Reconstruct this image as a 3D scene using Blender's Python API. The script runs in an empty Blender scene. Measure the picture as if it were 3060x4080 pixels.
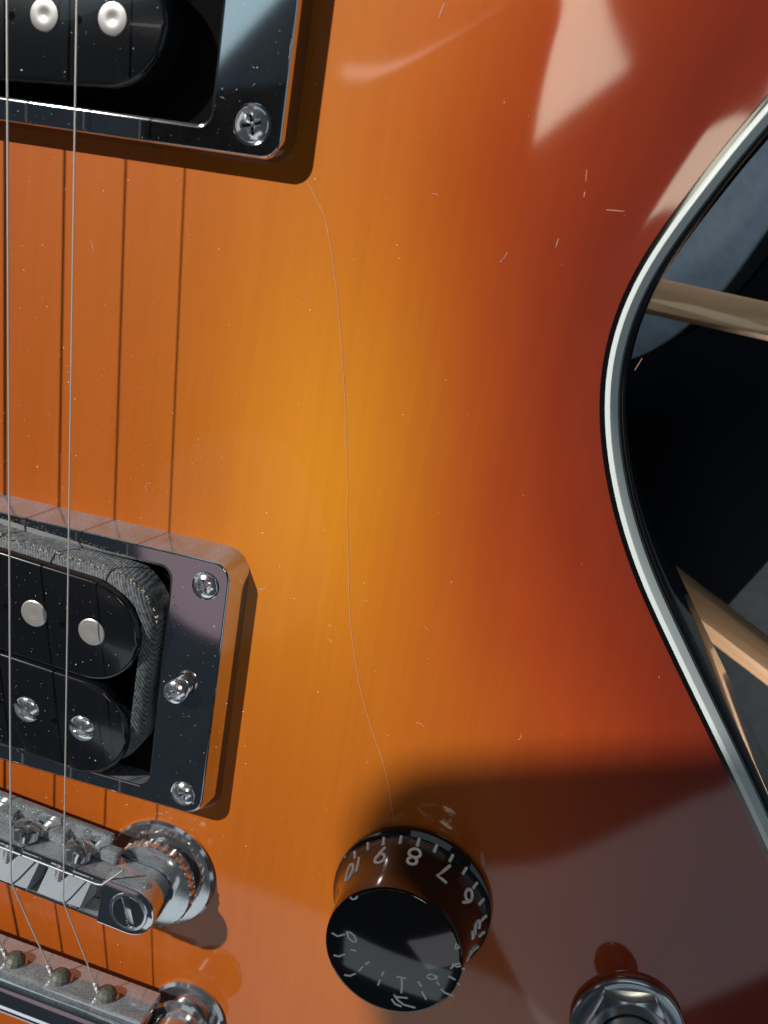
import bpy, bmesh, math, random
import numpy as np
from mathutils import Matrix, Vector
random.seed(4)
rng = np.random.default_rng(7)
MM = 0.001
scene = bpy.context.scene
COL = scene.collection

# ------------------------------------------------------------------ camera
CAM_R = Matrix(((0.9585560367, -0.2057660273, 0.1970549834),
                (0.1540861042, 0.9561884240, 0.2489200076),
                (-0.2396409751, -0.2082403413, 0.9482658717)))
CAM_C = Vector((76.7514, 77.4136, 154.7590))
cd = bpy.data.cameras.new('camera')
cam = bpy.data.objects.new('camera', cd)
COL.objects.link(cam)
cam.matrix_world = Matrix.Translation(CAM_C * MM) @ CAM_R.to_4x4()
cd.sensor_fit = 'VERTICAL'
cd.sensor_height = 36.0
cd.lens = 4000.5 / 4080 * 36.0
cd.clip_start = 0.005
cd.clip_end = 50
cd.dof.use_dof = True
cd.dof.focus_distance = 0.172
cd.dof.aperture_fstop = 24
scene.camera = cam

# ------------------------------------------------------------------ world and lamps
w = bpy.data.worlds.new('World')
scene.world = w
w.use_nodes = True
w.node_tree.nodes['Background'].inputs[0].default_value = (0.30, 0.42, 0.55, 1)
w.node_tree.nodes['Background'].inputs[1].default_value = 0.060
scene.view_settings.view_transform = 'Standard'
scene.view_settings.look = 'None'
scene.view_settings.exposure = 0.0
scene.view_settings.gamma = 1.0


def aim(o, loc, target):
    o.location = Vector(loc) * MM
    d = (Vector(target) - Vector(loc)).normalized()
    o.rotation_euler = d.to_track_quat('-Z', 'Y').to_euler() if d.z > -0.999 else (0, 0, 0)


def spot(name, loc, target, power, radius, color, cone=60):
    l = bpy.data.lights.new(name, 'SPOT')
    l.energy = power
    l.shadow_soft_size = radius * MM
    l.color = color
    l.spot_size = math.radians(cone)
    l.spot_blend = 0.3
    o = bpy.data.objects.new(name, l)
    COL.objects.link(o)
    aim(o, loc, target)
    return o


def area(name, loc, target, sx, sy, radiance, color, roll=0.0, shape='RECTANGLE'):
    l = bpy.data.lights.new(name, 'AREA')
    l.shape = shape
    l.size = sx * MM
    l.size_y = sy * MM
    l.energy = radiance * math.pi * sx * sy * MM * MM * (math.pi / 4 if shape in ('DISK', 'ELLIPSE') else 1)
    l.color = color
    o = bpy.data.objects.new(name, l)
    COL.objects.link(o)
    aim(o, loc, target)
    o.rotation_euler.rotate_axis('Z', math.radians(roll))
    return o


KEY = Vector((-0.76, 0.63, 1.0)).normalized()
KP = Vector((30, 30, 0)) + KEY * 1300
spot('key_lamp', KP, (30, 30, 0), 88, 14, (1.0, 0.95, 0.88), 40)
# soft panels of the room that the lacquer and the chrome mirror, with added streak and fill lamps among them
area('panel_lamp', (365, -575, 1000), (365, -575, 0), 650, 260, 0.8, (0.95, 0.93, 1.0), 35)
area('far_panel_lamp', (-40, -1020, 1010), (-40, -1020, 0), 700, 420, 0.75, (0.85, 0.95, 1.0), -4)
area('ceiling_lamp', (186, 195, 1000), (186, 195, 0), 185, 100, 8.5, (1.0, 0.94, 0.72), -48)
area('edge_streak_helper', (190, 236, 1000), (190, 236, 0), 200, 30, 4.0, (1.0, 0.9, 0.82), 30)  # added strip for the mirrored streak along the body edge
area('thin_streak_helper', (-140, 262, 1000), (-140, 262, 0), 300, 14, 4.0, (1.0, 0.9, 0.85), 0)  # added strip for a thin mirrored streak in the lacquer
area('hand_stand_in', (-335, -295, 1000), (0, 0, 0), 270, 250, 0.24, (1.0, 0.72, 0.78), 0, 'ELLIPSE')  # added pinkish lamp in place of the hand mirrored in the ring
area('blue_lamp', (-420, 420, 1000), (0, 60, 0), 320, 180, 0.7, (0.65, 0.9, 1.0), 0)
area('upper_fill', (200, 1600, 420), (40, 30, 0), 1500, 500, 0.5, (0.75, 0.9, 1.0), 0)  # added bluish fill for sides turned to the neck end
area('right_fill', (1500, 100, 480), (60, 30, 0), 1500, 700, 0.42, (0.72, 0.9, 1.0), 0)  # added bluish fill for the binding side and chrome rims
area('low_fill', (0, -1700, 420), (60, 30, 0), 1700, 500, 1.0, (0.85, 0.95, 1.0), 0)  # added fill that lifts the shadowed area round the knob
area('left_fill', (-1500, 300, 380), (0, 30, 0), 1400, 500, 0.6, (0.85, 0.95, 1.0), 0)  # added fill for bobbin edges and tape
spot('rail_fill_spot', (250, -480, 20), (132, -4, -92), 30, 20, (1.0, 0.93, 0.84), 8)  # added narrow beam, cone kept to the lower rail and nearby floor
spot('floor_fill_spot', (430, 330, 60), (94, 106, -110), 30, 20, (0.8, 0.92, 1.0), 9)  # added narrow beam, cone kept to the upper rail and floor


# ------------------------------------------------------------------ mesh helpers (millimetres)
def mesh(name, V, F, mat, parent=None, smooth=True, angle=35, M=None):
    V = np.asarray(V, float)
    if M is not None:
        M = np.array(M)
        V = V @ M[:3, :3].T + M[:3, 3]
    me = bpy.data.meshes.new(name)
    me.from_pydata((V * MM).tolist(), [], F)
    bm = bmesh.new()
    bm.from_mesh(me)
    bmesh.ops.recalc_face_normals(bm, faces=bm.faces)
    bm.to_mesh(me)
    bm.free()
    me.materials.append(mat)
    if smooth:
        me.polygons.foreach_set('use_smooth', [True] * len(me.polygons))
        me.set_sharp_from_angle(angle=math.radians(angle))
    o = bpy.data.objects.new(name, me)
    COL.objects.link(o)
    if parent is not None:
        o.parent = parent
    return o


def empty(name, parent=None, loc=(0, 0, 0), rot=(0, 0, 0)):
    o = bpy.data.objects.new(name, None)
    o.empty_display_size = 0.01
    COL.objects.link(o)
    o.location = Vector(loc) * MM
    o.rotation_euler = [math.radians(a) for a in rot]
    if parent is not None:
        o.parent = parent
    return o


def copy_part(src, parent, loc=None, rotz=None):
    c = src.copy()
    COL.objects.link(c)
    c.parent = parent
    if loc is not None:
        c.location = Vector(loc) * MM
    if rotz is not None:
        c.rotation_euler.z = math.radians(rotz)
    return c


class MB:
    def __init__(self):
        self.V = []
        self.F = []

    def add(self, V, F):
        n = len(self.V)
        self.V += [tuple(map(float, v)) for v in V]
        self.F += [tuple(i + n for i in f) for f in F]
        return self

    def build(self, name, mat, parent=None, **k):
        return mesh(name, self.V, self.F, mat, parent, **k)


def loft(loops, closed=False, cap0=False, cap1=False):
    n = len(loops[0])
    V = [p for L in loops for p in L]
    F = []
    m = len(loops)
    for i in range(m if closed else m - 1):
        a = i * n
        b = ((i + 1) % m) * n
        for j in range(n):
            k = (j + 1) % n
            F.append((a + j, a + k, b + k, b + j))
    if cap0:
        F.append(tuple(range(n))[::-1])
    if cap1:
        F.append(tuple(range((m - 1) * n, m * n)))
    return V, F


def rrect(hx, hy, r, z, n=8, cx=0, cy=0):
    r = max(min(r, hx, hy), 0.001)
    P = []
    for q, (sx, sy) in enumerate(((1, 1), (-1, 1), (-1, -1), (1, -1))):
        for i in range(n + 1):
            a = math.pi / 2 * (q + i / n)
            P.append((cx + sx * (hx - r) + r * math.cos(a), cy + sy * (hy - r) + r * math.sin(a), z))
    return P


def lathe(prof, n=48, cx=0, cy=0, cap0=True, cap1=True):
    loops = [[(cx + r * math.cos(2 * math.pi * j / n), cy + r * math.sin(2 * math.pi * j / n), z) for j in range(n)] for r, z in prof]
    return loft(loops, cap0=cap0, cap1=cap1)


def bbox(x0, x1, y0, y1, z0, z1, b=0.15):
    hx, hy = (x1 - x0) / 2, (y1 - y0) / 2
    cx, cy = (x1 + x0) / 2, (y1 + y0) / 2
    L = [rrect(hx - b, hy - b, b, z0, 2, cx, cy), rrect(hx, hy, b, z0 + b, 2, cx, cy),
         rrect(hx, hy, b, z1 - b, 2, cx, cy), rrect(hx - b, hy - b, b, z1, 2, cx, cy)]
    return loft(L, cap0=True, cap1=True)


def tube(P, r, n=8):
    P = [Vector(p) for p in P]
    loops = []
    for i, p in enumerate(P):
        t = (P[min(i + 1, len(P) - 1)] - P[max(i - 1, 0)]).normalized()
        u = t.cross(Vector((0, 0, 1)))
        if u.length < 1e-3:
            u = t.cross(Vector((0, 1, 0)))
        u.normalize()
        v = t.cross(u)
        rr = r[i] if isinstance(r, (list, tuple)) else r
        loops.append([tuple(p + rr * (math.cos(2 * math.pi * j / n) * u + math.sin(2 * math.pi * j / n) * v)) for j in range(n)])
    return loft(loops, cap0=True, cap1=True)


def head(R, h, recess, z0=0.0, rim=0.35, flat=False, n=72, rings=18):
    """a screw head: dome of radius R and height h with a cut recess ('cross', 'slot')"""
    V, F = [], []
    L = [(R, z0 - 0.8), (R, z0 + rim * 0.4)]
    rad = [(R * (1 - 0.03), z0 + rim)] + [(R * 0.97 * (1 - i / rings), None) for i in range(1, rings)]
    loops = []
    for r, z in L:
        loops.append([(r * math.cos(2 * math.pi * j / n), r * math.sin(2 * math.pi * j / n), z) for j in range(n)])

    def zz(x, y):
        r = math.hypot(x, y) / R
        z = z0 + rim + (0 if flat else (h - rim) * (1 - r * r))
        if recess == 'cross':
            a = R * 0.14
            b = R * 0.58
            d = 0
            for p, q in ((x, y), (y, x)):
                t = min(1, max(0, (a - abs(p)) / (0.06 * R) + 0.5)) * min(1, max(0, (b - abs(q)) / (0.1 * R) + 0.5))
                d = max(d, t)
            c = max(0, 1 - math.hypot(x, y) / (0.34 * R))
            d = max(d, min(1, c * 2.2))
            z -= d * R * 0.42
        elif recess == 'slot':
            a = R * 0.17
            t = min(1, max(0, (a - abs(x)) / (0.05 * R) + 0.5))
            z -= t * R * 0.4
        return z
    for r, _ in rad:
        loops.append([(r * math.cos(2 * math.pi * j / n), r * math.sin(2 * math.pi * j / n),
                       zz(r * math.cos(2 * math.pi * j / n), r * math.sin(2 * math.pi * j / n))) for j in range(n)])
    V, F = loft(loops)
    c = len(V)
    V.append((0, 0, zz(0, 0)))
    m = len(loops) - 1
    for j in range(n):
        F.append((m * n + j, m * n + (j + 1) % n, c))
    return V, F


# ------------------------------------------------------------------ materials
class N:
    def __init__(self, name):
        self.m = bpy.data.materials.new(name)
        self.m.use_nodes = True
        self.t = self.m.node_tree
        self.b = self.t.nodes['Principled BSDF']

    def new(self, typ, **k):
        n = self.t.nodes.new(typ)
        for a, v in k.items():
            setattr(n, a, v)
        return n

    def link(self, a, b):
        self.t.links.new(a, b)

    def set(self, **k):
        for a, v in k.items():
            self.b.inputs[a.replace('_', ' ')].default_value = v
        return self

    def noise(self, scale, detail=3, rough=0.55, vec=None):
        n = self.new('ShaderNodeTexNoise')
        n.inputs['Scale'].default_value = scale
        n.inputs['Detail'].default_value = detail
        n.inputs['Roughness'].default_value = rough
        if vec is not None:
            self.link(vec, n.inputs['Vector'])
        return n

    def coords(self, scale=(1, 1, 1), rot=(0, 0, 0)):
        c = self.new('ShaderNodeTexCoord')
        m = self.new('ShaderNodeMapping')
        m.inputs['Scale'].default_value = scale
        m.inputs['Rotation'].default_value = rot
        self.link(c.outputs['Object'], m.inputs['Vector'])
        return m.outputs[0]

    def ramp(self, fac, stops):
        r = self.new('ShaderNodeValToRGB')
        e = r.color_ramp.elements
        while len(e) < len(stops):
            e.new(0.5)
        for el, (p, c) in zip(e, stops):
            el.position = p
            el.color = tuple(c) + (1,) if len(c) == 3 else c
        self.link(fac, r.inputs[0])
        return r

    def bump(self, h, strength, dist=0.0001):
        b = self.new('ShaderNodeBump')
        b.inputs['Strength'].default_value = strength
        b.inputs['Distance'].default_value = dist
        self.link(h, b.inputs['Height'])
        self.link(b.outputs[0], self.b.inputs['Normal'])

    def math(self, op, a, b):
        n = self.new('ShaderNodeMath', operation=op)
        for i, v in enumerate((a, b)):
            if isinstance(v, (int, float)):
                n.inputs[i].default_value = v
            else:
                self.link(v, n.inputs[i])
        return n.outputs[0]

    def mix(self, fac, a, b, blend='MIX'):
        n = self.new('ShaderNodeMix', data_type='RGBA', blend_type=blend)
        if isinstance(fac, (int, float)):
            n.inputs[0].default_value = fac
        else:
            self.link(fac, n.inputs[0])
        for i, v in ((6, a), (7, b)):
            if isinstance(v, (tuple, list)):
                n.inputs[i].default_value = tuple(v) + (1,)
            else:
                self.link(v, n.inputs[i])
        return n.outputs[2]


def plain(name, col, rough=0.3, metal=0.0, coat=0.0, spec=0.5):
    n = N(name).set(Base_Color=tuple(col) + (1,), Roughness=rough, Metallic=metal, Coat_Weight=coat, Coat_Roughness=0.03)
    n.b.inputs['Specular IOR Level'].default_value = spec
    return n


def m_lacquer():
    n = N('sunburst_lacquer')
    a = n.new('ShaderNodeAttribute', attribute_name='burst')
    g = n.noise(1.0, 4, 0.6, n.coords((620, 17, 620)))
    g2 = n.noise(60, 3, 0.5, n.coords())
    f = n.math('ADD', a.outputs['Fac'], n.math('MULTIPLY', n.math('SUBTRACT', g2.outputs[0], 0.5), 0.05))
    r = n.ramp(f, [(0.0, (0.19, 0.021, 0.008)), (0.08, (0.27, 0.031, 0.008)), (0.20, (0.40, 0.058, 0.009)), (0.32, (0.48, 0.104, 0.010)), (0.44, (0.50, 0.134, 0.010)),
                   (0.60, (0.455, 0.117, 0.009)), (1.0, (0.37, 0.082, 0.008))])
    gl = n.new('ShaderNodeAttribute', attribute_name='painted_glow')
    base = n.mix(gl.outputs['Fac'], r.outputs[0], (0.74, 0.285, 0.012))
    gr = n.ramp(g.outputs[0], [(0.3, (0.93, 0.91, 0.89)), (0.7, (1.05, 1.05, 1.05))])
    c = n.mix(0.6, base, gr.outputs[0], 'MULTIPLY')
    fig = n.noise(1.0, 3, 0.6, n.coords((70, 9, 70)))
    fg = n.ramp(fig.outputs[0], [(0.3, (0.94, 0.92, 0.90)), (0.7, (1.05, 1.06, 1.06))])
    c = n.mix(0.7, c, fg.outputs[0], 'MULTIPLY')
    n.link(c, n.b.inputs['Base Color'])
    n.set(Roughness=0.5, Coat_Weight=1.0, Coat_Roughness=0.055)
    n.b.inputs['Specular IOR Level'].default_value = 0.15
    n.bump(n.noise(90, 2, 0.5, n.coords()).outputs[0], 0.05, 0.0002)
    return n.m


def m_chrome(name, dust=0.0, scale=900, base=0.62, rough=0.05, side=False):
    n = N(name).set(Base_Color=(base, base * 1.01, base * 1.03, 1), Metallic=1.0, Roughness=rough)
    if dust > 0:
        ns = n.noise(scale * 2, 3, 0.6, n.coords())
        big = n.noise(scale * 0.14, 3, 0.6, n.coords())
        geo = n.new('ShaderNodeNewGeometry')
        sep = n.new('ShaderNodeSeparateXYZ')
        n.link(geo.outputs['Normal'], sep.inputs[0])
        face = n.new('ShaderNodeMapRange')          # dust settles on faces turned to the neck end, the way the guitar stands
        face.inputs[1].default_value, face.inputs[2].default_value = 0.35, 0.95
        face.inputs[3].default_value, face.inputs[4].default_value = 0.04 if side else 0.8, 1.0
        n.link(sep.outputs[1], face.inputs[0])
        lo = n.ramp(big.outputs[0], [(0.3, (0.45 * dust,) * 3), (0.7, (dust,) * 3)])
        sp = n.ramp(ns.outputs[0], [(0.35, (0.55,) * 3), (0.62, (1.0,) * 3)])
        mul = n.math('MULTIPLY', lo.outputs[0], sp.outputs[0])
        b2 = n.new('ShaderNodeBsdfPrincipled')
        b2.inputs['Base Color'].default_value = (0.30, 0.335, 0.37, 1)
        b2.inputs['Roughness'].default_value = 0.8
        ms = n.new('ShaderNodeMixShader')
        n.link(n.math('MULTIPLY', mul, face.outputs[0]), ms.inputs[0])
        n.link(n.b.outputs[0], ms.inputs[1])
        n.link(b2.outputs[0], ms.inputs[2])
        n.link(ms.outputs[0], n.t.nodes['Material Output'].inputs[0])
        if not side:
            n.bump(ns.outputs[0], 0.03, 0.0001)
    return n.m


def m_tape():
    n = N('black_cloth_tape')
    wv = n.new('ShaderNodeTexWave', wave_type='BANDS', bands_direction='X')
    wv.inputs['Scale'].default_value = 700
    wv.inputs['Distortion'].default_value = 1.2
    n.link(n.coords((1, 1, 1), (0, 0, math.radians(-28))), wv.inputs['Vector'])
    ns = n.noise(1500, 3, 0.6, n.coords())
    s = n.math('MULTIPLY', n.math('ADD', n.math('MULTIPLY', wv.outputs['Fac'], 0.4), 0.6), ns.outputs[0])
    r = n.ramp(s, [(0.2, (0.010, 0.012, 0.016)), (0.62, (0.17, 0.19, 0.21))])
    n.link(r.outputs[0], n.b.inputs['Base Color'])
    n.set(Roughness=0.7)
    n.bump(s, 0.6, 0.0002)
    return n.m


def m_wood():
    n = N('pine_rail')
    g = n.noise(1, 5, 0.6, n.coords((30, 420, 420)))
    r = n.ramp(g.outputs[0], [(0.3, (0.29, 0.165, 0.085)), (0.7, (0.42, 0.26, 0.14))])
    n.link(r.outputs[0], n.b.inputs['Base Color'])
    n.set(Roughness=0.45, Coat_Weight=0.2)
    return n.m


def m_floor():
    n = N('slate_floor')
    g = n.noise(240, 4, 0.6, n.coords())
    r = n.ramp(g.outputs[0], [(0.3, (0.016, 0.026, 0.036)), (0.7, (0.026, 0.038, 0.050))])
    n.link(r.outputs[0], n.b.inputs['Base Color'])
    n.set(Roughness=0.85)
    n.bump(g.outputs[0], 0.3, 0.0005)
    return n.m


def m_pole():
    n = N('nickel_pole')
    wv = n.new('ShaderNodeTexWave', wave_type='RINGS', rings_direction='Z')
    wv.inputs['Scale'].default_value = 700
    wv.inputs['Distortion'].default_value = 0.6
    n.link(n.coords(), wv.inputs['Vector'])
    n.set(Base_Color=(0.62, 0.60, 0.57, 1), Metallic=0.75, Roughness=0.38)
    n.bump(wv.outputs['Fac'], 0.25, 0.0001)
    return n.m


LACQ = m_lacquer()
CHROME = m_chrome('chrome', 0.55, 1500, side=True)
CHROME_D = m_chrome('dusty_chrome', 0.75, 1400)
CHROME_L = m_chrome('worn_chrome', 0.25, 1200, 0.7, 0.12)
SCREWM = m_chrome('nickel_screw', 0.22, 1500, 0.85, 0.16)
POLE = m_pole()
BLACKP = plain('black_plastic', (0.006, 0.007, 0.009), 0.16, 0, 0.3).m
BLACKG = plain('black_gloss', (0.004, 0.004, 0.005), 0.10, 0, 0.6).m
KNOBM = plain('knob_black', (0.010, 0.008, 0.008), 0.08, 0, 0.5).m
CAVITY = plain('cavity_black', (0.003, 0.003, 0.003), 0.9, spec=0.05).m
TAPE = m_tape()
WHITE = plain('white_binding', (0.72, 0.80, 0.80), 0.22, 0, 0.3).m
PRINT = plain('white_print', (0.90, 0.93, 0.95), 0.5).m
STEEL = plain('string_steel', (0.66, 0.65, 0.63), 0.35, 0.55).m
BRASS = plain('wound_steel', (0.6, 0.55, 0.48), 0.35, 1.0).m
WOOD = m_wood()
FLOOR = m_floor()
SHADOWM = plain('shadow_black', (0.0022, 0.003, 0.0045), 1.0, spec=0.0).m  # near black, the floor shadow put into the colour
DUSTM = plain('dust_grey', (0.75, 0.73, 0.70), 0.8).m
FRAY = plain('frayed_paper', (0.62, 0.54, 0.36), 0.9).m
CRACK = plain('crack_tan', (0.62, 0.36, 0.22), 0.4).m
SCUFF = plain('scuff_pale', (0.62, 0.34, 0.25), 0.5).m

SCUFFS = [((65.85, 93.5), (66.04, 91.8), 0.06), ((66.2, 90.4), (66.2, 89.6), 0.07), ((69.7, 88.3), (72.5, 88.5), 0.08), ((63.7, 83.2), (63.5, 81.9), 0.07),
          ((41.5, 113.0), (41.0, 110.8), 0.11), ((79.5, 67.8), (78.8, 65.8), 0.05)]
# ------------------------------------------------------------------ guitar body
G = empty('electric_guitar')
G['label'] = 'sunburst electric guitar with chrome hardware, black pickups and white bound edge, seen close up'
G['category'] = 'guitar'

# arch of the top: slope over the distance to the edge, flattening again near the binding
D_TAB = np.linspace(0, 52, 261)
S_TAB = 0.150 * np.clip(D_TAB / 8.0 + 0.12, 0, 1) ** 1.3 * np.where(D_TAB < 24, 1, 0.5 * (1 + np.cos(np.pi * np.clip((D_TAB - 24) / 28, 0, 1))))
Z_TAB = -(np.sum(S_TAB) - np.cumsum(S_TAB)) * (D_TAB[1] - D_TAB[0])
A_ARCH = -float(Z_TAB[0])
W = [(91.5, 109.4), (89.1, 105.0), (86.3, 100.7), (83.1, 94.1), (79.7, 87.6), (78.1, 83.6), (76.7, 80.6), (75.5, 76.0), (74.9, 70.5), (74.9, 64.1),
     (75.6, 59.6), (76.8, 55.1), (78.7, 49.6), (81.1, 44.0), (84.0, 38.5), (86.8, 33.9), (88.7, 31.0), (93.3, 24.8), (97.5, 19.0), (102.2, 12.8), (107.2, 6.0),
     (112.4, -1.0), (115.8, -5.9), (123.5, -16.5)]
upper = [(40, 262), (62, 236), (90, 226), (112, 205), (118, 180), (113, 150), (103, 130)]
lower = [(136, -36), (148, -64), (154, -95), (150, -132), (134, -168), (106, -200), (70, -222), (24, -236), (-26, -240)]
pts = [np.array(p, float) for p in [(-26, 262)] + upper + W + lower]


def catmull(P, step):
    out = []
    for i in range(len(P) - 1):
        p0, p1, p2, p3 = P[max(i - 1, 0)], P[i], P[i + 1], P[min(i + 2, len(P) - 1)]
        n = max(2, int(np.linalg.norm(p2 - p1) / step))
        for k in range(n):
            t = k / n
            out.append(0.5 * ((2 * p1) + (-p0 + p2) * t + (2 * p0 - 5 * p1 + 4 * p2 - p3) * t * t + (-p0 + 3 * p1 - 3 * p2 + p3) * t ** 3))
    out.append(P[-1])
    return np.array(out)


E_ = catmull(pts, 1.6)
for _ in range(14):                      # even out the hand-measured points
    E_[1:-1] = 0.25 * E_[:-2] + 0.5 * E_[1:-1] + 0.25 * E_[2:]
NE = len(E_)


def edge_dist(P):
    P = np.asarray(P, float)
    a, b = E_[:-1], E_[1:]
    ab = b - a
    L2 = (ab ** 2).sum(1)
    out = np.empty(len(P))
    for s in range(0, len(P), 400):
        q = P[s:s + 400, None, :] - a[None]
        t = np.clip((q * ab[None]).sum(2) / L2[None], 0, 1)
        out[s:s + 400] = np.sqrt((((q - t[..., None] * ab[None]) ** 2).sum(2)).min(1))
    return out


def zprof(d):
    return np.interp(d, D_TAB, Z_TAB)


def body_z(x, y):
    return float(zprof(edge_dist([(x, y)]))[0])


PURF_IN = 1.25
nt = 70
tt = 1 - (1 - np.linspace(0, 1, nt)) ** 1.0
tan = np.gradient(E_, axis=0)
tan /= np.linalg.norm(tan, axis=1)[:, None]
nor = np.stack([tan[:, 1], -tan[:, 0]], 1)
if nor[NE // 2, 0] < 0:
    nor = -nor
inner = E_ - nor * PURF_IN
inner[0, 0] = inner[-1, 0] = -26
cen = np.stack([np.full(NE, -26.0), np.clip(E_[:, 1], -150, 170)], 1)
V, F = [], []
grid = inner[:, None, :] * (1 - tt)[None, :, None] + cen[:, None, :] * tt[None, :, None]
gd = edge_dist(grid.reshape(-1, 2))
gz = zprof(gd).reshape(NE, nt)
gy = grid.reshape(-1, 2)[:, 1]
gx = grid.reshape(-1, 2)[:, 0]
burst = np.clip((gd - 0.2 * np.maximum(0, gy - 62) - 0.45 * np.clip(8 - gy, 0, 40)) / 105.0, 0, 1)
painted_glow = 0.75 * np.exp(-((gx - 33) / 17) ** 2 - ((gy - 42) / 36) ** 2)  # amber centre of the burst with a pool of light painted in
right = np.concatenate([grid.reshape(-1, 2), gz.reshape(-1, 1)], 1)
left = right.copy()
left[:, 0] = -52 - left[:, 0]
V = np.concatenate([right, left])
for s in (0, NE * nt):
    for i in range(NE - 1):
        for j in range(nt - 1):
            a = s + i * nt + j
            F.append((a, a + 1, a + nt + 1, a + nt))
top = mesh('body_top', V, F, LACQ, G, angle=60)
at = top.data.attributes.new('burst', 'FLOAT', 'POINT')
at.data.foreach_set('value', np.concatenate([burst, burst]).astype(np.float32))
at = top.data.attributes.new('painted_glow', 'FLOAT', 'POINT')
at.data.foreach_set('value', np.concatenate([painted_glow, painted_glow]).astype(np.float32))
if top.data.polygons[0].normal.z < 0:
    top.data.flip_normals()


def sweep(profile, name, mat, closed=False, angle=40):
    """sweep (outward, z) profile along the outline, both halves joined into one rim"""
    P2 = np.concatenate([E_, (E_ * [-1, 1] + [-52, 0])[::-1][1:-1]])
    N2 = np.concatenate([nor, (nor * [-1, 1])[::-1][1:-1]])
    z0 = -A_ARCH
    loops = [[(p[0] + n[0] * u, p[1] + n[1] * u, z0 + z) for p, n in zip(P2, N2)] for u, z in profile]
    V, F = loft(loops, closed=closed)
    return mesh(name, V, F, mat, G, angle=angle)


sweep([(-1.25, -0.4), (-1.25, 0.02), (-0.9, 0.03), (-0.42, 0.0), (-0.42, -0.4)], 'purfling', BLACKG)
sweep([(-0.42, -0.4), (-0.42, 0.05), (0.0, 0.08), (0.36, 0.05), (0.44, -0.05), (1.50, -1.75), (1.6, -2.2)], 'binding', WHITE, angle=18)
sweep([(1.52, -1.85), (1.75, -1.95), (2.3, -2.9), (2.75, -4.3), (2.95, -6.5), (3.0, -34.0), (2.4, -37.6), (0.9, -40.0), (-1.5, -41.0), (-30, -41.0)], 'body_side', BLACKG, angle=50)
back = MB()
P2 = np.concatenate([E_ - nor * 29.5, ((E_ - nor * 29.5) * [-1, 1] + [-52, 0])[::-1][1:-1]])
mesh('body_back', [(p[0], p[1], -40.9) for p in P2], [tuple(range(len(P2)))], BLACKG, G)

# hairline crack in the finish, and pale scuffs
ck = [(24.4, 85.9), (26.3, 83.2), (28.2, 80.4), (31.1, 72.5), (33.5, 63.1), (35.7, 53.4), (37.3, 45.4), (39.5, 33.1), (41.8, 20.4), (44.0, 11.8),
      (46.5, 4.1), (49.4, -1.7), (51.7, -6.3), (53.7, -11.6), (55.2, -17.5)]
ck = catmull([np.array(p) for p in ck], 0.8)
ck = ck + np.cumsum(rng.normal(0, 0.035, ck.shape), axis=0) * np.sin(np.linspace(0, np.pi, len(ck)))[:, None] ** 0.5
cz = zprof(edge_dist(ck))
mesh('hairline_crack', *tube([(p[0], p[1], z + 0.02) for p, z in zip(ck, cz)], 0.055, 5), CRACK, G)

for a, b, r in SCUFFS:
    pa = [(a[0] + (b[0] - a[0]) * t, a[1] + (b[1] - a[1]) * t) for t in np.linspace(0, 1, 7)]
    zz_ = zprof(edge_dist(pa))
    mesh('scuff', *tube([(x, y, z + 0.005) for (x, y), z in zip(pa, zz_)], [r * (0.3 + 0.7 * math.sin(math.pi * (t + 0.15) / 1.3)) for t in np.linspace(0, 1, 7)], 5), SCUFF, G)

# ------------------------------------------------------------------ pickup rings
def ring(name, loc, hx, hy, ix, iy, h, d, screws, label):
    R = empty(name, G, loc)
    R['label'] = label
    loops = [rrect(hx + d, hy + d, 4.5, 0), rrect(hx + 0.1, hy + 0.1, 3.1, h - 0.42), rrect(hx, hy, 3.0, h - 0.16), rrect(hx - 0.14, hy - 0.14, 2.9, h - 0.03), rrect(hx - 0.26, hy - 0.26, 2.8, h), rrect(hx - 0.30, hy - 0.30, 2.8, h),
             rrect(ix + 0.54, iy + 0.54, 2.6, h), rrect(ix + 0.5, iy + 0.5, 2.6, h), rrect(ix + 0.12, iy + 0.12, 2.3, h - 0.12), rrect(ix, iy, 2.2, h - 0.5), rrect(ix, iy, 2.2, 0.05)]
    V, F = loft(loops)
    mesh('ring_frame', V, F, CHROME, R, angle=28)
    mesh('pickup_cavity', *loft([rrect(ix + 0.4, iy + 0.4, 2, 0.3)], cap0=True), CAVITY, R)
    first = None
    for k, (x, y, rad, a) in enumerate(screws):
        s = mesh('ring_screw', *head(rad, rad * 0.42, 'cross', 0, 0.15), SCREWM, R)
        s.location = Vector((x, y, h + 0.02)) * MM
        s.rotation_euler.z = math.radians(a)
        t = mesh('screw_seat', *lathe([(rad * 1.14, h + 0.03), (rad * 1.10, h + 0.10), (rad * 1.0, h + 0.04)], 40, x, y, False, False), CHROME, R)
    return R


bx, by = -26.4, 0.0
br = ring('pickup_ring', (bx, by, 0), 47.9, 23.55, 37.4, 20.6, 5.0, 1.7, [(17.5 - bx, 19.1, 2.15, 20), (17.9 - bx, -20.1, 2.15, 35), (-45, 19.1, 2.15, 10), (-45, -20.1, 2.15, 60)],
          'chrome ring round the bridge pickup')
nx, ny = -26.8, 111.4
nr = ring('pickup_ring', (nx, ny, 0), 48.0, 23.5, 36.4, 20.0, 5.2, 0.5, [(16.4 - nx, 92.4 - ny, 2.7, 15), (-44, -19, 2.7, 0), (43.2, 19, 2.7, 40), (-44, 19, 2.7, 70)],
          'chrome ring round the neck pickup')
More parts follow.
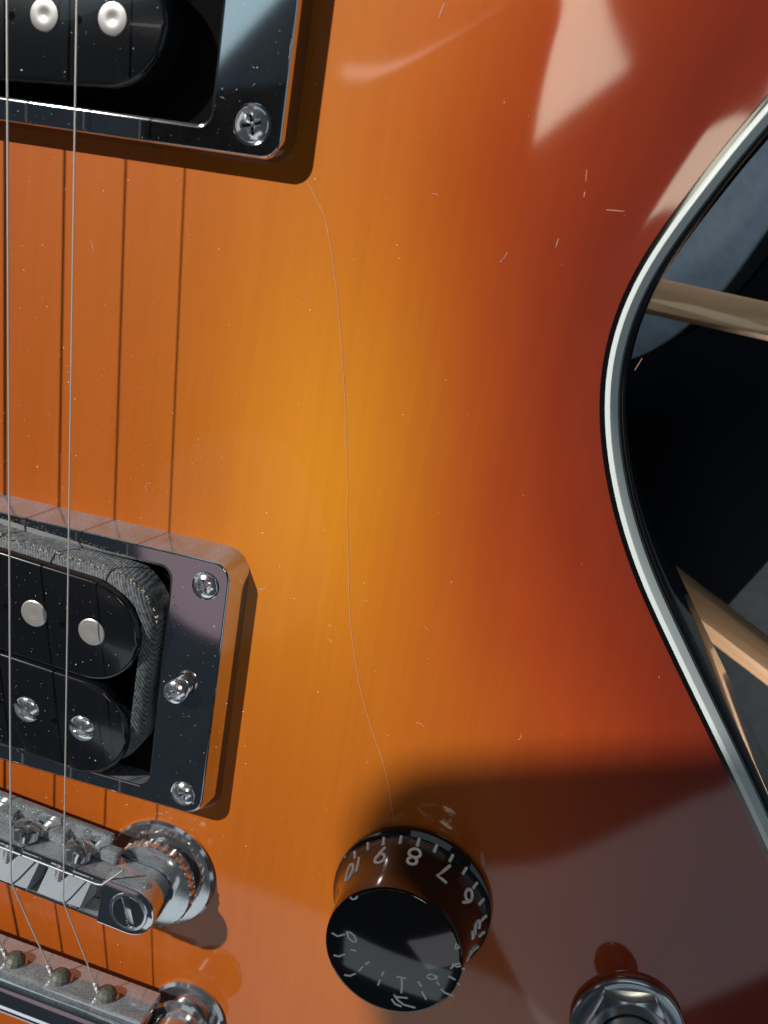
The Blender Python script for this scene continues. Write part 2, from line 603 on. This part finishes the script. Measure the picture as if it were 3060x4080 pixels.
# height-adjusting screw standing proud of the bridge ring
s = mesh('height_screw', *head(2.0, 1.0, 'cross', 0, 0.45), SCREWM, br)
s.location = Vector((15.2 - bx, 0.0, 7.3)) * MM
s.rotation_euler = (0, 0, math.radians(30))
spg = MB()
pr = []
for k in range(4):
    pr += [(1.45, 4.9 + k * 0.55), (1.75, 5.1 + k * 0.55), (1.75, 5.3 + k * 0.55), (1.45, 5.43 + k * 0.55)]
spg.add(*lathe(pr, 32, 15.2 - bx, 0.0))
spg.build('screw_thread', SCREWM, br)


# ------------------------------------------------------------------ pickups
def stadium(hx, r, off, z, n=14, cy=0.0):
    return rrect(hx + off, r + off, r + off, z, n, 0, cy)


def pickup(name, loc, rot, label, pitch, tape, screw_row, slug_mat):
    P = empty(name, G, loc, rot)
    P['label'] = label
    for sy in (1, -1):
        cy = sy * 9.72
        L = [stadium(36.1, 9.5, -0.9, -9, cy=cy), stadium(36.1, 9.5, -0.9, -2.2, cy=cy), stadium(36.1, 9.5, 0, -2.2, cy=cy), stadium(36.1, 9.5, 0, -0.75, cy=cy), stadium(36.1, 9.5, -0.12, -0.35, cy=cy),
             stadium(36.1, 9.5, -0.4, -0.1, cy=cy), stadium(36.1, 9.5, -0.8, 0, cy=cy)]
        b = mesh('bobbin', *loft(L, cap0=True, cap1=True), BLACKP, P, angle=50)
        hole = None
        for k in range(5):
            h = mesh('bobbin_hole', *lathe([(0.62, 0.0), (0.5, 0.035), (0.3, 0.012)], 20), CAVITY, P) if k == 0 else copy_part(hole, P)
            hole = hole or h
            h.location = Vector((27.5 - pitch * (k + 0.5), cy - 0.4, 0.01)) * MM
    slug = scr = None
    for k in range(6):
        x = 27.5 - pitch * k
        if slug is None:
            slug = mesh('pole_piece', *lathe([(2.45, -0.6), (2.45, 0.08), (2.3, 0.22), (1.5, 0.30), (0.8, 0.27), (0.25, 0.20)], 48), slug_mat, P)
            o = slug
        else:
            o = copy_part(slug, P)
        o.location = Vector((x, 9.72 * (1 if screw_row < 0 else -1), 0)) * MM
        if scr is None:
            scr = mesh('pole_screw', *head(2.5, 1.05, 'slot', 0, 0.2), SCREWM, P)
            o = scr
        else:
            o = copy_part(scr, P)
        o.location = Vector((x, 9.72 * screw_row, 0.0)) * MM
        o.rotation_euler.z = math.radians([80, 68, 100, 40, 75, 90][k])
    if tape:
        def tl(off, z):
            L = rrect(37.9 + off * 0.8, 19.3 + off, 9.5 + off, z, 12, 0, 1.7)
            return L
        L = [tl(-2.7, -1.9), tl(-2.6, -1.35), tl(-1.6, -1.6), tl(-0.5, -2.2), tl(0, -3.0), tl(0.1, -8.5)]
        V, F = loft(L)
        V = np.array(V)
        V[:, 2] += rng.normal(0, 0.05, len(V))
        mesh('coil_tape', V, F, TAPE, P, angle=80)
        fr = MB()                                    # pale frayed edge of the tape
        for k in range(150):
            x = rng.uniform(-12, 37)
            if x > 29.5:
                a = (x - 29.5) / 9.2 * math.pi / 2
                x, y = 29.2 + 9.3 * math.sin(a), 11.6 + 9.3 * math.cos(a)
            else:
                y = 20.9
            y += rng.normal(0, 0.25)
            ln = rng.uniform(0.15, 0.6)
            an = rng.uniform(-0.4, 1.3)
            sz = rng.uniform(0.03, 0.11)
            z = -2.0 + rng.uniform(-0.4, 0.3)
            fr.add(*tube([(x, y, z), (x + ln * math.cos(an) * 0.6, y + ln * math.sin(an), z + ln * 0.3)], sz, 4))
        o = fr.build('frayed_edge', FRAY, P, smooth=False)
        o['kind'] = 'stuff'
    return P


pickup('bridge_pickup', (-27.9, 0.35, 9.0), (5.9, 0, -3.7), 'black double-coil bridge pickup with bare bobbins and cloth tape', 11.0, True, -1, POLE)
pickup('neck_pickup', (-34.0, 112.3, 8.2), (0, 0, 3.0), 'black double-coil neck pickup with bright pole pieces', 11.3, False, 1, plain('bright_pole', (0.20, 0.20, 0.20), 0.33, 0.85).m)

# ------------------------------------------------------------------ bridge
B = empty('bridge', G, (-27.5, -37.2, 0), (0, 0, -4.5))
B['label'] = 'chrome bridge bar on knurled posts, six saddles under the strings'
zt = 13.0
mb = MB()
mb.add(*loft([rrect(45.6, 4.3, 4.3, 5.6, 14), rrect(45.9, 4.6, 4.6, 6.0, 14), rrect(45.9, 4.65, 4.65, 8.2, 14), rrect(36, 3.6, 0.2, 8.2, 14)], cap0=True, cap1=True))
for s in (1, -1):
    L = []
    for off, z in ((0, 8.15), (0, zt - 0.35), (-0.12, zt - 0.1), (-0.4, zt)):
        pl = [(s * (41.25 + (4.65 + off) * math.cos(a)), (4.65 + off) * math.sin(a), z) for a in np.linspace(-math.pi / 2, math.pi / 2, 28)]
        pl += [(s * (35.6 - off * 0), 4.65 + off, z), (s * 35.6, -4.65 - off, z)]
        L.append(pl)
    mb.add(*loft(L, cap0=True, cap1=True))
mb.add(*bbox(-35.6, 35.6, 3.65, 4.62, 8.2, zt - 0.02, 0.18))
mb.add(*bbox(-35.6, 35.6, -4.62, -3.8, 8.2, zt - 0.5, 0.18))
mb.build('bridge_body', m_chrome('bridge_chrome', 0.9, 1300, 0.66, 0.08, True), B, angle=30)
lg = MB()
lg.add(*bbox(-33, 33, 4.66, 8.6, 5.6, 7.0, 0.25))
for k in range(7):
    xc = 27.9 + 5.2 - 10.6 * k
    lg.add(*bbox(xc - 2.4, xc + 2.4, 4.7, 7.2, 6.9, 9.2, 0.3))
lg.build('bridge_ledge', CHROME_D, B, angle=30)
sx = [28.9 - 10.55 * k for k in range(6)]
sad = None
for k, x in enumerate(sx):
    if sad is None:
        m = MB()
        zc = 14.35
        for s in (1, -1):
            x0, x1 = (0.0, 4.15) if s > 0 else (-4.15, 0.0)
            tz = 0.25 if s > 0 else -0.1
            Vq = [(x0, -2.9, 8.3), (x1, -2.9, 8.3), (x1, 3.3, 8.3), (x0, 3.3, 8.3),
                  (x0, -2.9, zc - 1.2), (x1, -2.9, zc - 1.2 - tz), (x1, -1.9, zc - tz), (x0, -1.9, zc + 0.1), (x1, 3.3, 9.6 - tz), (x0, 3.3, 9.9)]
            Fq = [(0, 1, 2, 3), (0, 1, 5, 4), (4, 5, 6, 7), (7, 6, 8, 9), (2, 3, 9, 8), (1, 2, 8, 6, 5), (0, 3, 9, 7, 4)]
            m.add(Vq, Fq)
        sad = m.build('saddle', plain('saddle_metal', (0.27, 0.31, 0.35), 0.72, 0.25, spec=0.3).m, B, smooth=False)
        o = sad
        sh = MB()
        n = 14
        prof = []
        for q in range(n):
            prof += [(0.85, -2.2 + q * 0.45), (1.1, -2.2 + q * 0.45 + 0.2)]
        Vs, Fs = lathe(prof, 20)
        sh.add([(v[0], v[2], v[1]) for v in Vs], Fs)
        shaft = sh.build('saddle_screw', SCREWM, B)
        hb = MB()
        Vh, Fh = head(2.55, 1.5, 'slot', 0, 1.0, n=96, rings=24)
        hb.add([(v[0], v[2], -v[1]) for v in Vh], Fh)
        Vh, Fh = lathe([(1.4, -1.2), (2.2, -0.7), (2.55, 0.2)], 40, cap0=False, cap1=False)
        hb.add([(v[0], v[2], -v[1]) for v in Vh], Fh)
        hd = hb.build('saddle_screw_head', CHROME_L, B)
        o2, o3 = shaft, hd
    else:
        o, o2, o3 = copy_part(sad, B), copy_part(shaft, B), copy_part(hd, B)
    o.location = Vector((x - 0.6, [-0.1, -0.5, 0.2, 0.6, 0, -0.4][k], 0)) * MM
    o2.location = Vector((x - 2.2, 0.4, 11.6)) * MM
    o3.location = Vector((x - 0.2, 5.9, 10.3)) * MM
    o3.rotation_euler.y = math.radians([50, 20, 80, 10, 60, 30][k])
rod = mesh('retaining_wire', *tube([(-36, 3.0, 13.1), (34.3, 3.0, 13.1), (35.4, 3.3, 13.1), (38.4, 7.0, 12.2)], 0.2, 10), plain('dull_wire', (0.3, 0.32, 0.34), 0.5, 0.5, spec=0.3).m, B)
for s in (1, -1):
    px = s * 41.1
    o = mesh('post_bushing', *lathe([(10.6, 0.0), (10.7, 0.6), (10.3, 1.15), (8.0, 1.5), (7.0, 1.35), (6.6, 1.35), (6.5, 2.6), (3.4, 2.7), (3.4, 5)], 64, px, 0), CHROME_L, B)
    V, F = [], []
    n = 120
    loops = []
    for r0, z in ((6.6, 2.75), (8.0, 2.85), (8.35, 3.05), (8.35, 5.0), (8.0, 5.25), (6.2, 5.5)):
        kn = 0.28 if r0 > 8.2 else 0.0
        loops.append([(px + (r0 - kn * (j % 4 in (0, 1))) * math.cos(2 * math.pi * j / n), (r0 - kn * (j % 4 in (0, 1))) * math.sin(2 * math.pi * j / n), z) for j in range(n)])
    mesh('thumbwheel', *loft(loops, cap0=True, cap1=True), CHROME_L, B, angle=25)
    o = mesh('post_slot', *head(3.05, 0.3, 'slot', 0, 0.22, flat=True), CHROME, B)
    o.location = Vector((px, 0, zt + 0.02)) * MM
    o.rotation_euler.z = math.radians(22)
    mesh('post_rim', *lathe([(3.7, zt + 0.02), (3.55, zt + 0.2), (3.15, zt + 0.22), (3.05, zt + 0.03)], 48, px, 0, False, False), CHROME_L, B)

# ------------------------------------------------------------------ tailpiece
T = empty('tailpiece', G, (-27.5, -61.0, 0), (0, 0, -2.6))
T['label'] = 'chrome stop tailpiece anchoring the strings'
prof = [(0.3, 3.8), (0.0, 4.2), (0.0, 11.6), (-0.35, 12.6), (-1.2, 13.3), (-2.6, 13.9), (-5.0, 14.2), (-8.0, 13.4), (-10.6, 11.0), (-11.8, 7.5), (-11.4, 4.6), (-10.6, 3.8)]
prof[0] = (-0.4, 3.8)
xs_ = [-45.4, -45.2, 45.2, 45.4]
L = []
for x in xs_:
    sc = 0.96 if abs(x) > 45.3 else 1.0
    L.append([(x, -6 + (y + 6) * sc, 9 + (z - 9) * sc) for y, z in prof])
bar = mesh('tail_bar', *loft(L, cap0=True, cap1=True), m_chrome('tail_chrome', 0.8, 1100, 0.66, 0.07, True), T, angle=40)
hole = None
for k in range(6):
    x = 27.6 - 9.6 * k + 9.2
    if hole is None:
        m = MB()
        Vh, Fh = lathe([(2.2, -0.05), (2.15, 0.18), (1.85, 0.2), (1.75, -0.02)], 32, cap0=False, cap1=False)
        m.add([(v[0], v[2], v[1]) for v in Vh], Fh)
        hole = m.build('string_hole', CHROME_L, T)
        m = MB()
        Vh, Fh = lathe([(1.95, 0.02), (1.9, 0.7), (1.5, 1.35), (0.8, 1.75), (0.15, 1.8)], 11)
        m.add([(v[0], v[2], v[1]) for v in Vh], Fh)
        ball = m.build('ball_end', plain('dull_brass', (0.11, 0.12, 0.10), 0.5, 0.4).m, T, smooth=False)
        a, b = hole, ball
    else:
        a, b = copy_part(hole, T), copy_part(ball, T)
    a.location = Vector((x, 0.0, 9.2)) * MM
    b.location = Vector((x, 0.0, 9.2)) * MM
    b.rotation_euler.y = k * 0.7
for s in (1, -1):
    px = 50.0 * s
    mesh('stud_bushing', *lathe([(7.6, 0), (7.7, 0.6), (7.2, 1.2), (6.0, 1.4)], 56, px, -6.6), CHROME_L, T)
    mesh('tail_stud', *lathe([(4.6, 1.0), (4.6, 3.8), (6.3, 4.0), (6.5, 4.6), (6.1, 5.4), (4.9, 5.7), (4.7, 11.8), (5.9, 12.1), (6.1, 12.8), (5.6, 13.8), (2.6, 14.1), (2.2, 12.6)], 56, px, -6.6), CHROME_L, T)

# ------------------------------------------------------------------ strings
ends = []
top_x = [-7.9, -18.6, -29.6, -40.6, -51.6, -62.6]
top_z = [15.2, 16.0, 16.2, 16.4, 16.4, 16.4]
rad = [0.135, 0.16, 0.19, 0.27, 0.40, 0.52]
for k in range(6):
    br_ = B.matrix_basis
    xk = [1.75, -8.75, -19.3, -29.8, -40.4, -51.0][k]
    yk = -39.5 - (xk - 1.0) * 0.079 - 1.2
    te = Vector((27.6 - 9.6 * k + 7.7, 0.35, 9.6))
    c, s_ = math.cos(math.radians(-2.6)), math.sin(math.radians(-2.6))
    tx, ty = -27.5 + te.x * c - te.y * s_, -61.0 + te.x * s_ + te.y * c
    mx = xk + (top_x[k] - xk) * 1.9
    P = [(mx, yk + 145 * 1.9, top_z[k] * 1.9 - 14.75 * 0.9), (top_x[k], yk + 145, top_z[k]), (xk, yk + 0.5, 14.75), (xk + 0.1, yk - 0.9, 14.45), (tx, ty, te.z)]
    o = mesh('string', *tube(P, rad[k], 10), STEEL if k < 3 else BRASS, G, angle=80)
    if k < 2:
        o['label'] = ['thinnest plain steel string, nearest the knob', 'second plain steel string at the photo edge'][k]
    # wound end of the string at the tailpiece
    P = []
    d = (Vector(P_) - Vector((tx, ty, te.z))) if False else Vector((tx - xk, ty - yk, te.z - 14.5)).normalized()
    for i in range(40):
        a = i * 1.1
        q = Vector((tx, ty, te.z)) - d * (2.6 - i * 0.065)
        P.append((q.x + 0.34 * math.cos(a), q.y, q.z + 0.34 * math.sin(a)))
    mesh('string_winding', *tube(P, 0.17, 5), STEEL, T).matrix_parent_inverse = T.matrix_basis.inverted()

# ------------------------------------------------------------------ knob with numbers
KX, KY = 60.7, -31.0
K = empty('control_knob', G, (KX, KY, body_z(KX, KY)))
K['label'] = 'black control knob with white numbers round its skirt'
kp = [(13.6, 0.15), (14.1, 0.35), (14.2, 0.8), (14.1, 1.5), (13.5, 2.2), (13.0, 3.2), (12.55, 4.6), (12.2, 6.2), (11.95, 8.0), (11.7, 11.0), (11.5, 14.2), (11.4, 14.7), (11.15, 14.92), (10.9, 15.0)]
mesh('knob_body', *lathe(kp, 96), KNOBM, K, angle=32)
kr = np.array(kp)


def kn_r(z):
    return float(np.interp(z, kr[2:, 1], kr[2:, 0]))


DIG = {
    '0': [[(0.5 + 0.42 * math.cos(a), 0.5 + 0.5 * math.sin(a)) for a in np.linspace(0, 2 * math.pi, 20)]],
    '1': [[(0.5, 0.0), (0.5, 1.0)]],
    '2': [[(0.1, 0.75), (0.2, 0.93), (0.5, 1.0), (0.8, 0.92), (0.88, 0.72), (0.75, 0.5), (0.1, 0.0), (0.92, 0.0)]],
    '3': [[(0.12, 0.85), (0.4, 1.0), (0.75, 0.93), (0.82, 0.72), (0.6, 0.55), (0.4, 0.53), (0.6, 0.52), (0.88, 0.38), (0.85, 0.14), (0.5, 0.0), (0.1, 0.12)]],
    '4': [[(0.7, 0.0), (0.7, 1.0), (0.05, 0.3), (0.95, 0.3)]],
    '5': [[(0.85, 1.0), (0.25, 1.0), (0.15, 0.55), (0.5, 0.64), (0.82, 0.52), (0.88, 0.28), (0.7, 0.05), (0.4, 0.0), (0.1, 0.12)]],
    '6': [[(0.72, 1.0), (0.4, 0.72), (0.16, 0.38)] + [(0.5 + 0.38 * math.cos(a), 0.31 + 0.31 * math.sin(a)) for a in np.linspace(math.pi, 3 * math.pi, 18)]],
    '7': [[(0.08, 1.0), (0.9, 1.0), (0.35, 0.0)]],
    '8': [[(0.5 + 0.33 * math.cos(a), 0.76 + 0.24 * math.sin(a)) for a in np.linspace(-math.pi / 2, 1.5 * math.pi, 18)],
          [(0.5 + 0.42 * math.cos(a), 0.26 + 0.26 * math.sin(a)) for a in np.linspace(math.pi / 2, 2.5 * math.pi, 18)]],
    '9': [[(0.28, 0.0), (0.6, 0.28), (0.84, 0.62)] + [(0.5 + 0.38 * math.cos(a), 0.69 + 0.31 * math.sin(a)) for a in np.linspace(0, 2 * math.pi, 18)]],
}


def on_skirt(th, z, out=0.03):
    r = kn_r(z) + out
    return (r * math.cos(th), r * math.sin(th), z)


def glyph(txt, th0, z0, hgt, wid):
    m = MB()
    n = len(txt)
    for q, c in enumerate(txt):
        for pl in DIG[c]:
            wq = wid * (0.5 if (n > 1 and c == '1') else 1.0)
            off = (q - (n - 1) / 2) * wid * 0.95
            pts_ = []
            for a, b in zip(pl[:-1], pl[1:]):
                for t in (0, 0.5):
                    pts_.append((a[0] + (b[0] - a[0]) * t, a[1] + (b[1] - a[1]) * t))
            pts_.append(pl[-1])
            PP = []
            for x, y in pts_:
                z = z0 + y * hgt
                PP.append(on_skirt(th0 + (off + (x - 0.5) * wq) / kn_r(z), z))
            m.add(*tube(PP, 0.28, 6))
    return m


for v in range(11):
    th = math.radians(11 + (v - 5) * 27)
    glyph(str(v), th, 4.5, 3.7, 2.3).build('number', PRINT, K)
for v in range(21):
    th = math.radians(11 + (v / 2 - 5) * 27)
    m = MB()
    m.add(*tube([on_skirt(th, 2.45), on_skirt(th, 3.2), on_skirt(th, 3.95)], 0.28, 6))
    m.build('tick_mark', PRINT, K)
mk = []


def refracted_strokes(name, strokes, r=0.17):  # skirt numbers refracted through the clear cap, drawn as strokes on top
    m = MB()
    for st in strokes:
        m.add(*tube([(x - KX, y - KY, 15.0) for x, y in st], r, 6))
    o = m.build(name, PRINT, K)
    return o


refracted_strokes('refracted_number', [[(52.65, -29.89), (53.32, -29.81), (54.07, -30.18), (54.6, -31.15), (54.07, -31.33), (53.24, -30.94), (52.65, -29.89)]])
refracted_strokes('refracted_number', [[(52.31, -23.47), (52.77, -23.7), (53.28, -23.39), (53.45, -22.87)]])
refracted_strokes('refracted_mark', [[(51.24, -34.93), (52.18, -34.8), (53.1, -33.99)]])
refracted_strokes('refracted_mark', [[(53.87, -32.85), (54.82, -32.82)]])
refracted_strokes('refracted_mark', [[(50.29, -30.88), (51.33, -31.2), (52.51, -30.42)]])
refracted_strokes('refracted_mark', [[(55.8, -36.37), (56.39, -35.19)], [(56.64, -34.81), (57.32, -33.99)]])
refracted_strokes('refracted_number', [[(53.52, -37.96), (54.5, -37.81), (55.38, -37.01)]])
refracted_strokes('refracted_mark', [[(59.67, -35.84), (59.89, -35.03)], [(59.32, -37.92), (59.54, -36.62)]])
refracted_strokes('refracted_mark', [[(62.05, -35.24), (63.63, -35.03)], [(62.9, -35.24), (63.2, -36.54), (63.31, -37.97)]])
refracted_strokes('refracted_number', [[(62.11, -38.74), (62.67, -39.03), (64.51, -38.56)], [(62.11, -38.74), (62.97, -39.56), (64.12, -40.03), (66.02, -39.93)], [(61.92, -39.69), (62.68, -40.4), (63.77, -40.5)]])
refracted_strokes('refracted_mark', [[(65.55, -34.88), (66.35, -35.66)], [(66.49, -36.48), (67.47, -37.79)]])
refracted_strokes('refracted_number', [[(68.63, -33.07), (67.98, -32.91), (67.23, -32.93), (66.84, -33.56), (67.51, -33.8), (68.49, -33.45), (67.63, -32.8)]])
refracted_strokes('refracted_mark', [[(68.49, -33.93), (69.07, -34.4)], [(69.42, -34.95), (70.18, -35.5), (71.7, -35.59)]])
refracted_strokes('refracted_mark', [[(70.2, -32.27), (71.41, -32.56)]])
refracted_strokes('refracted_mark', [[(71.83, -33.04), (72.28, -33.26)]])
refracted_strokes('refracted_number', [[(70.35, -30.79), (70.85, -29.85), (71.67, -29.37)], [(70.43, -29.81), (71.24, -30.19), (71.83, -29.79)]])
refracted_strokes('refracted_mark', [[(72.06, -30.19), (72.56, -30.2)]])
refracted_strokes('refracted_mark', [[(70.44, -27.06), (70.41, -25.94), (71.03, -26.67), (70.44, -27.06)]])

# ------------------------------------------------------------------ socket with washer and hex nut
JX, JY = 100.9, -43.8
jz = body_z(JX, JY)
e = 0.5
gx = (body_z(JX + e, JY) - body_z(JX - e, JY)) / (2 * e)
gy = (body_z(JX, JY + e) - body_z(JX, JY - e)) / (2 * e)
J = empty('toggle_switch', G, (JX, JY, jz - 0.1))
J.rotation_mode = 'QUATERNION'
J.rotation_quaternion = Vector((0, 0, 1)).rotation_difference(Vector((-gx, -gy, 1)).normalized())
NICK = m_chrome('nickel_plate', 0.2, 1200, 0.72, 0.2)
J['label'] = 'nickel switch collar with washer, hex nut and ball, carrying a dark round tip'
mesh('washer', *lathe([(9.4, 0.0), (9.75, 0.8), (9.65, 1.5), (9.2, 1.85), (8.8, 1.7), (8.0, 1.35), (5.2, 1.3)], 80), NICK, J, angle=50)
HEX = []
n = 144
for z, cut in ((1.35, 99), (3.6, 99), (4.3, 99), (4.6, 7.35), (4.65, 7.1)):
    lp = []
    for j in range(n):
        a = 2 * math.pi * j / n
        am = (a + math.radians(-9)) % (math.pi / 3) - math.pi / 6
        r = 7.5 / math.cos(am)
        zz_ = z - max(0, r - 7.55) * 0.8 if z > 4 and cut == 99 else z
        r = min(r, cut)
        lp.append((r * math.cos(a), r * math.sin(a), zz_))
    HEX.append(lp)
HEX.append([(5.5 * math.cos(2 * math.pi * j / n), 5.5 * math.sin(2 * math.pi * j / n), 4.55) for j in range(n)])
LL = HEX
mesh('hex_nut', *loft(LL), NICK, J, angle=14)
mesh('switch_collar', *lathe([(5.2, 3.0), (5.2, 7.7), (4.95, 8.05), (4.1, 8.05), (3.7, 7.7), (3.6, 5.0)], 64, cap0=False, cap1=False), NICK, J)
mesh('lever_ball', *lathe([(3.4, 4.3), (3.1, 5.7), (2.5, 6.5), (1.6, 7.1), (1.5, 11.5)], 40), CHROME, J)
mesh('lever_tip', *lathe([(2.2, 10.5), (3.0, 11.0), (3.4, 13.0), (4.3, 15.0), (4.7, 17.0), (4.4, 18.8), (3.4, 20.2), (1.8, 21.0), (0.3, 21.2)], 48), KNOBM, J)

# ------------------------------------------------------------------ dust
dm = MB()


def speck(x, y, z, s):
    a = s * rng.uniform(0.6, 1.3)
    b = s * rng.uniform(0.6, 1.3)
    n = len(dm.V)
    dm.V += [(x + a, y, z), (x, y + b, z), (x - a, y, z), (x, y - b, z), (x, y, z + s * 0.7)]
    dm.F += [(n, n + 1, n + 4), (n + 1, n + 2, n + 4), (n + 2, n + 3, n + 4), (n + 3, n, n + 4)]


def inring(x, y):
    return (abs(x - bx) < 49.6 and abs(y - by) < 25.2) or (abs(x - nx) < 49.7 and abs(y - ny) < 25.2)


DS = lambda: float(min(0.16, 0.035 + rng.exponential(0.026)))
P = []
while len(P) < 900:
    x, y = rng.uniform(-32, 60), rng.uniform(-80, 105)
    if inring(x, y) or rng.random() > math.exp(-max(0, x - 8) / 22) * (1.0 if y < 60 else 0.55):
        continue
    P.append((x, y))
while len(P) < 960:
    x, y = rng.uniform(25, 110), rng.uniform(-40, 105)
    if edge_dist([(x, y)])[0] > 4 and E_[np.argmin(np.abs(E_[:, 1] - y)), 0] > x:
        P.append((x, y))
for (x, y), d in zip(P, edge_dist(P)):
    speck(x, y, float(zprof(d)) + 0.01, DS())
c37, s37 = math.cos(math.radians(-3.7)), math.sin(math.radians(-3.7))
for i in range(280):                                   # on the bridge pickup
    u, v = rng.uniform(-10, 34), rng.uniform(-18, 18)
    if abs(abs(v) - 9.72) > 8.4:
        continue
    z = 9.0 + v * math.sin(math.radians(5.9)) + 0.03
    speck(-27.9 + u * c37 - v * s37, 0.35 + u * s37 + v * c37, z, DS() * 0.9)
for i in range(330):                                   # on the rings
    x, y = rng.uniform(-32, 21), rng.uniform(-23, 23)
    if abs(x - bx) > 38.2 or abs(y) > 21.4:
        speck(x, y, 5.01, DS() * 0.9)
    x, y = rng.uniform(-32, 20.4), rng.uniform(88, 114)
    if abs(x - nx) > 37 or abs(y - ny) > 21:
        speck(x, y, 5.21, DS() * 0.9)
for i in range(60):
    speck(rng.uniform(-32, 1), rng.uniform(95, 111), 8.23, DS())
cb, sb = math.cos(math.radians(-4.5)), math.sin(math.radians(-4.5))
for i in range(500):
    u, v = rng.uniform(-6, 34), rng.uniform(4.7, 8.4)
    speck(-27.5 + u * cb - v * sb, -37.2 + u * sb + v * cb, 7.02 if v > 7.2 else 9.22, DS())
for i in range(34):                                    # lint
    x, y = (rng.uniform(-30, 30), rng.uniform(-55, 80)) if i < 26 else (rng.uniform(30, 75), rng.uniform(-10, 100))
    if inring(x, y):
        continue
    an, ln, cv = rng.uniform(0, 6.3), rng.uniform(0.5, 2.2), rng.normal(0, 0.8)
    q = [(x + ln * t * math.cos(an + cv * t), y + ln * t * math.sin(an + cv * t)) for t in np.linspace(0, 1, 6)]
    dm.add(*tube([(a, b, float(zprof(edge_dist([(a, b)]))[0]) + 0.03) for a, b in q], 0.022, 4))
o = dm.build('dust', DUSTM, None, smooth=False)
o['kind'] = 'stuff'
o['label'] = 'fine pale dust specks scattered over the guitar top, pickups and bridge'
o['category'] = 'dust'

# ------------------------------------------------------------------ background: rails, floor shadow sheet, floor
def rail(name, a, b, wdt, z0, z1, cham, label):
    a, b = Vector((*a, 0)), Vector((*b, 0))
    L = (b - a).length / 2
    h = wdt / 2
    pr = [(-h, z0), (-h, z1 - cham), (-h + 0.25 * cham, z1 - 0.6 * cham), (-h + cham * 1.1, z1), (h - 1.0, z1), (h - 0.3, z1 - 0.3), (h, z1 - 1.0), (h, z0)]
    V, F = loft([[(x, y, z) for y, z in pr] for x in (-L, L)], cap0=True, cap1=True)
    o = mesh(name, V, F, WOOD)
    c = (a + b) / 2
    o.location = (c.x * MM, c.y * MM, 0)
    o.rotation_euler.z = math.atan2((b - a).y, (b - a).x)
    o['label'] = label
    o['category'] = 'wooden rail'
    o['group'] = 'wooden rails behind the guitar'
    return o


rail('wooden_rail', (20, 80.3), (230, 68.6), 8.0, -86, -80, 1.0, 'upper brown wooden rail behind the waist of the guitar')
rail('wooden_rail', (39.4, 41.4), (229.4, -53.6), 9.4, -83.5, -80, 3.2, 'lower wooden rail with bright cream edge behind the guitar')
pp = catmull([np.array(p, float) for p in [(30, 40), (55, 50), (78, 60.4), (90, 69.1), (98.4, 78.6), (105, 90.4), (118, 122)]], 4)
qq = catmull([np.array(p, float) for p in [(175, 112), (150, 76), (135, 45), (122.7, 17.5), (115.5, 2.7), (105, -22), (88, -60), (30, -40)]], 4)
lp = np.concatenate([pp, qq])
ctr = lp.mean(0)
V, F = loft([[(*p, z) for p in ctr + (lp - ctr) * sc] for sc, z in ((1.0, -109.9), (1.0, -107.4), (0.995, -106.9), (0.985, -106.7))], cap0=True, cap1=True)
shadow_o = mesh('shadow_sheet', V, F, SHADOWM, angle=50)  # shadow band on the floor, modelled as a flat black sheet
shadow_o['label'] = 'dark shadow band shaped as a flat black sheet on the slate blue floor behind the two wooden rails'
shadow_o['category'] = 'shadow shape'
fl = mesh('floor', [(-600, -600, -110), (900, -600, -110), (900, 700, -110), (-600, 700, -110)], [(0, 1, 2, 3)], FLOOR)
fl['kind'] = 'structure'

# ------------------------------------------------------------------ the phone that takes the picture and shades the knob
ph = empty('phone')
ph.matrix_world = Matrix.Translation((CAM_C + CAM_R @ Vector((-82, 24, 1.0))) * MM) @ CAM_R.to_4x4()
ph['label'] = 'dark phone held over the guitar, casting the shadow round the knob'
ph['category'] = 'phone'
V, F = loft([rrect(88, 39, 15, 0), rrect(89, 40, 16, 1), rrect(89, 40, 16, 8), rrect(88, 39, 15, 9)], cap0=True, cap1=True)
mesh('phone_body', V, F, BLACKG, ph)

scene.render.engine = 'CYCLES'
scene.cycles.max_bounces = 8
scene.cycles.sample_clamp_indirect = 4.0
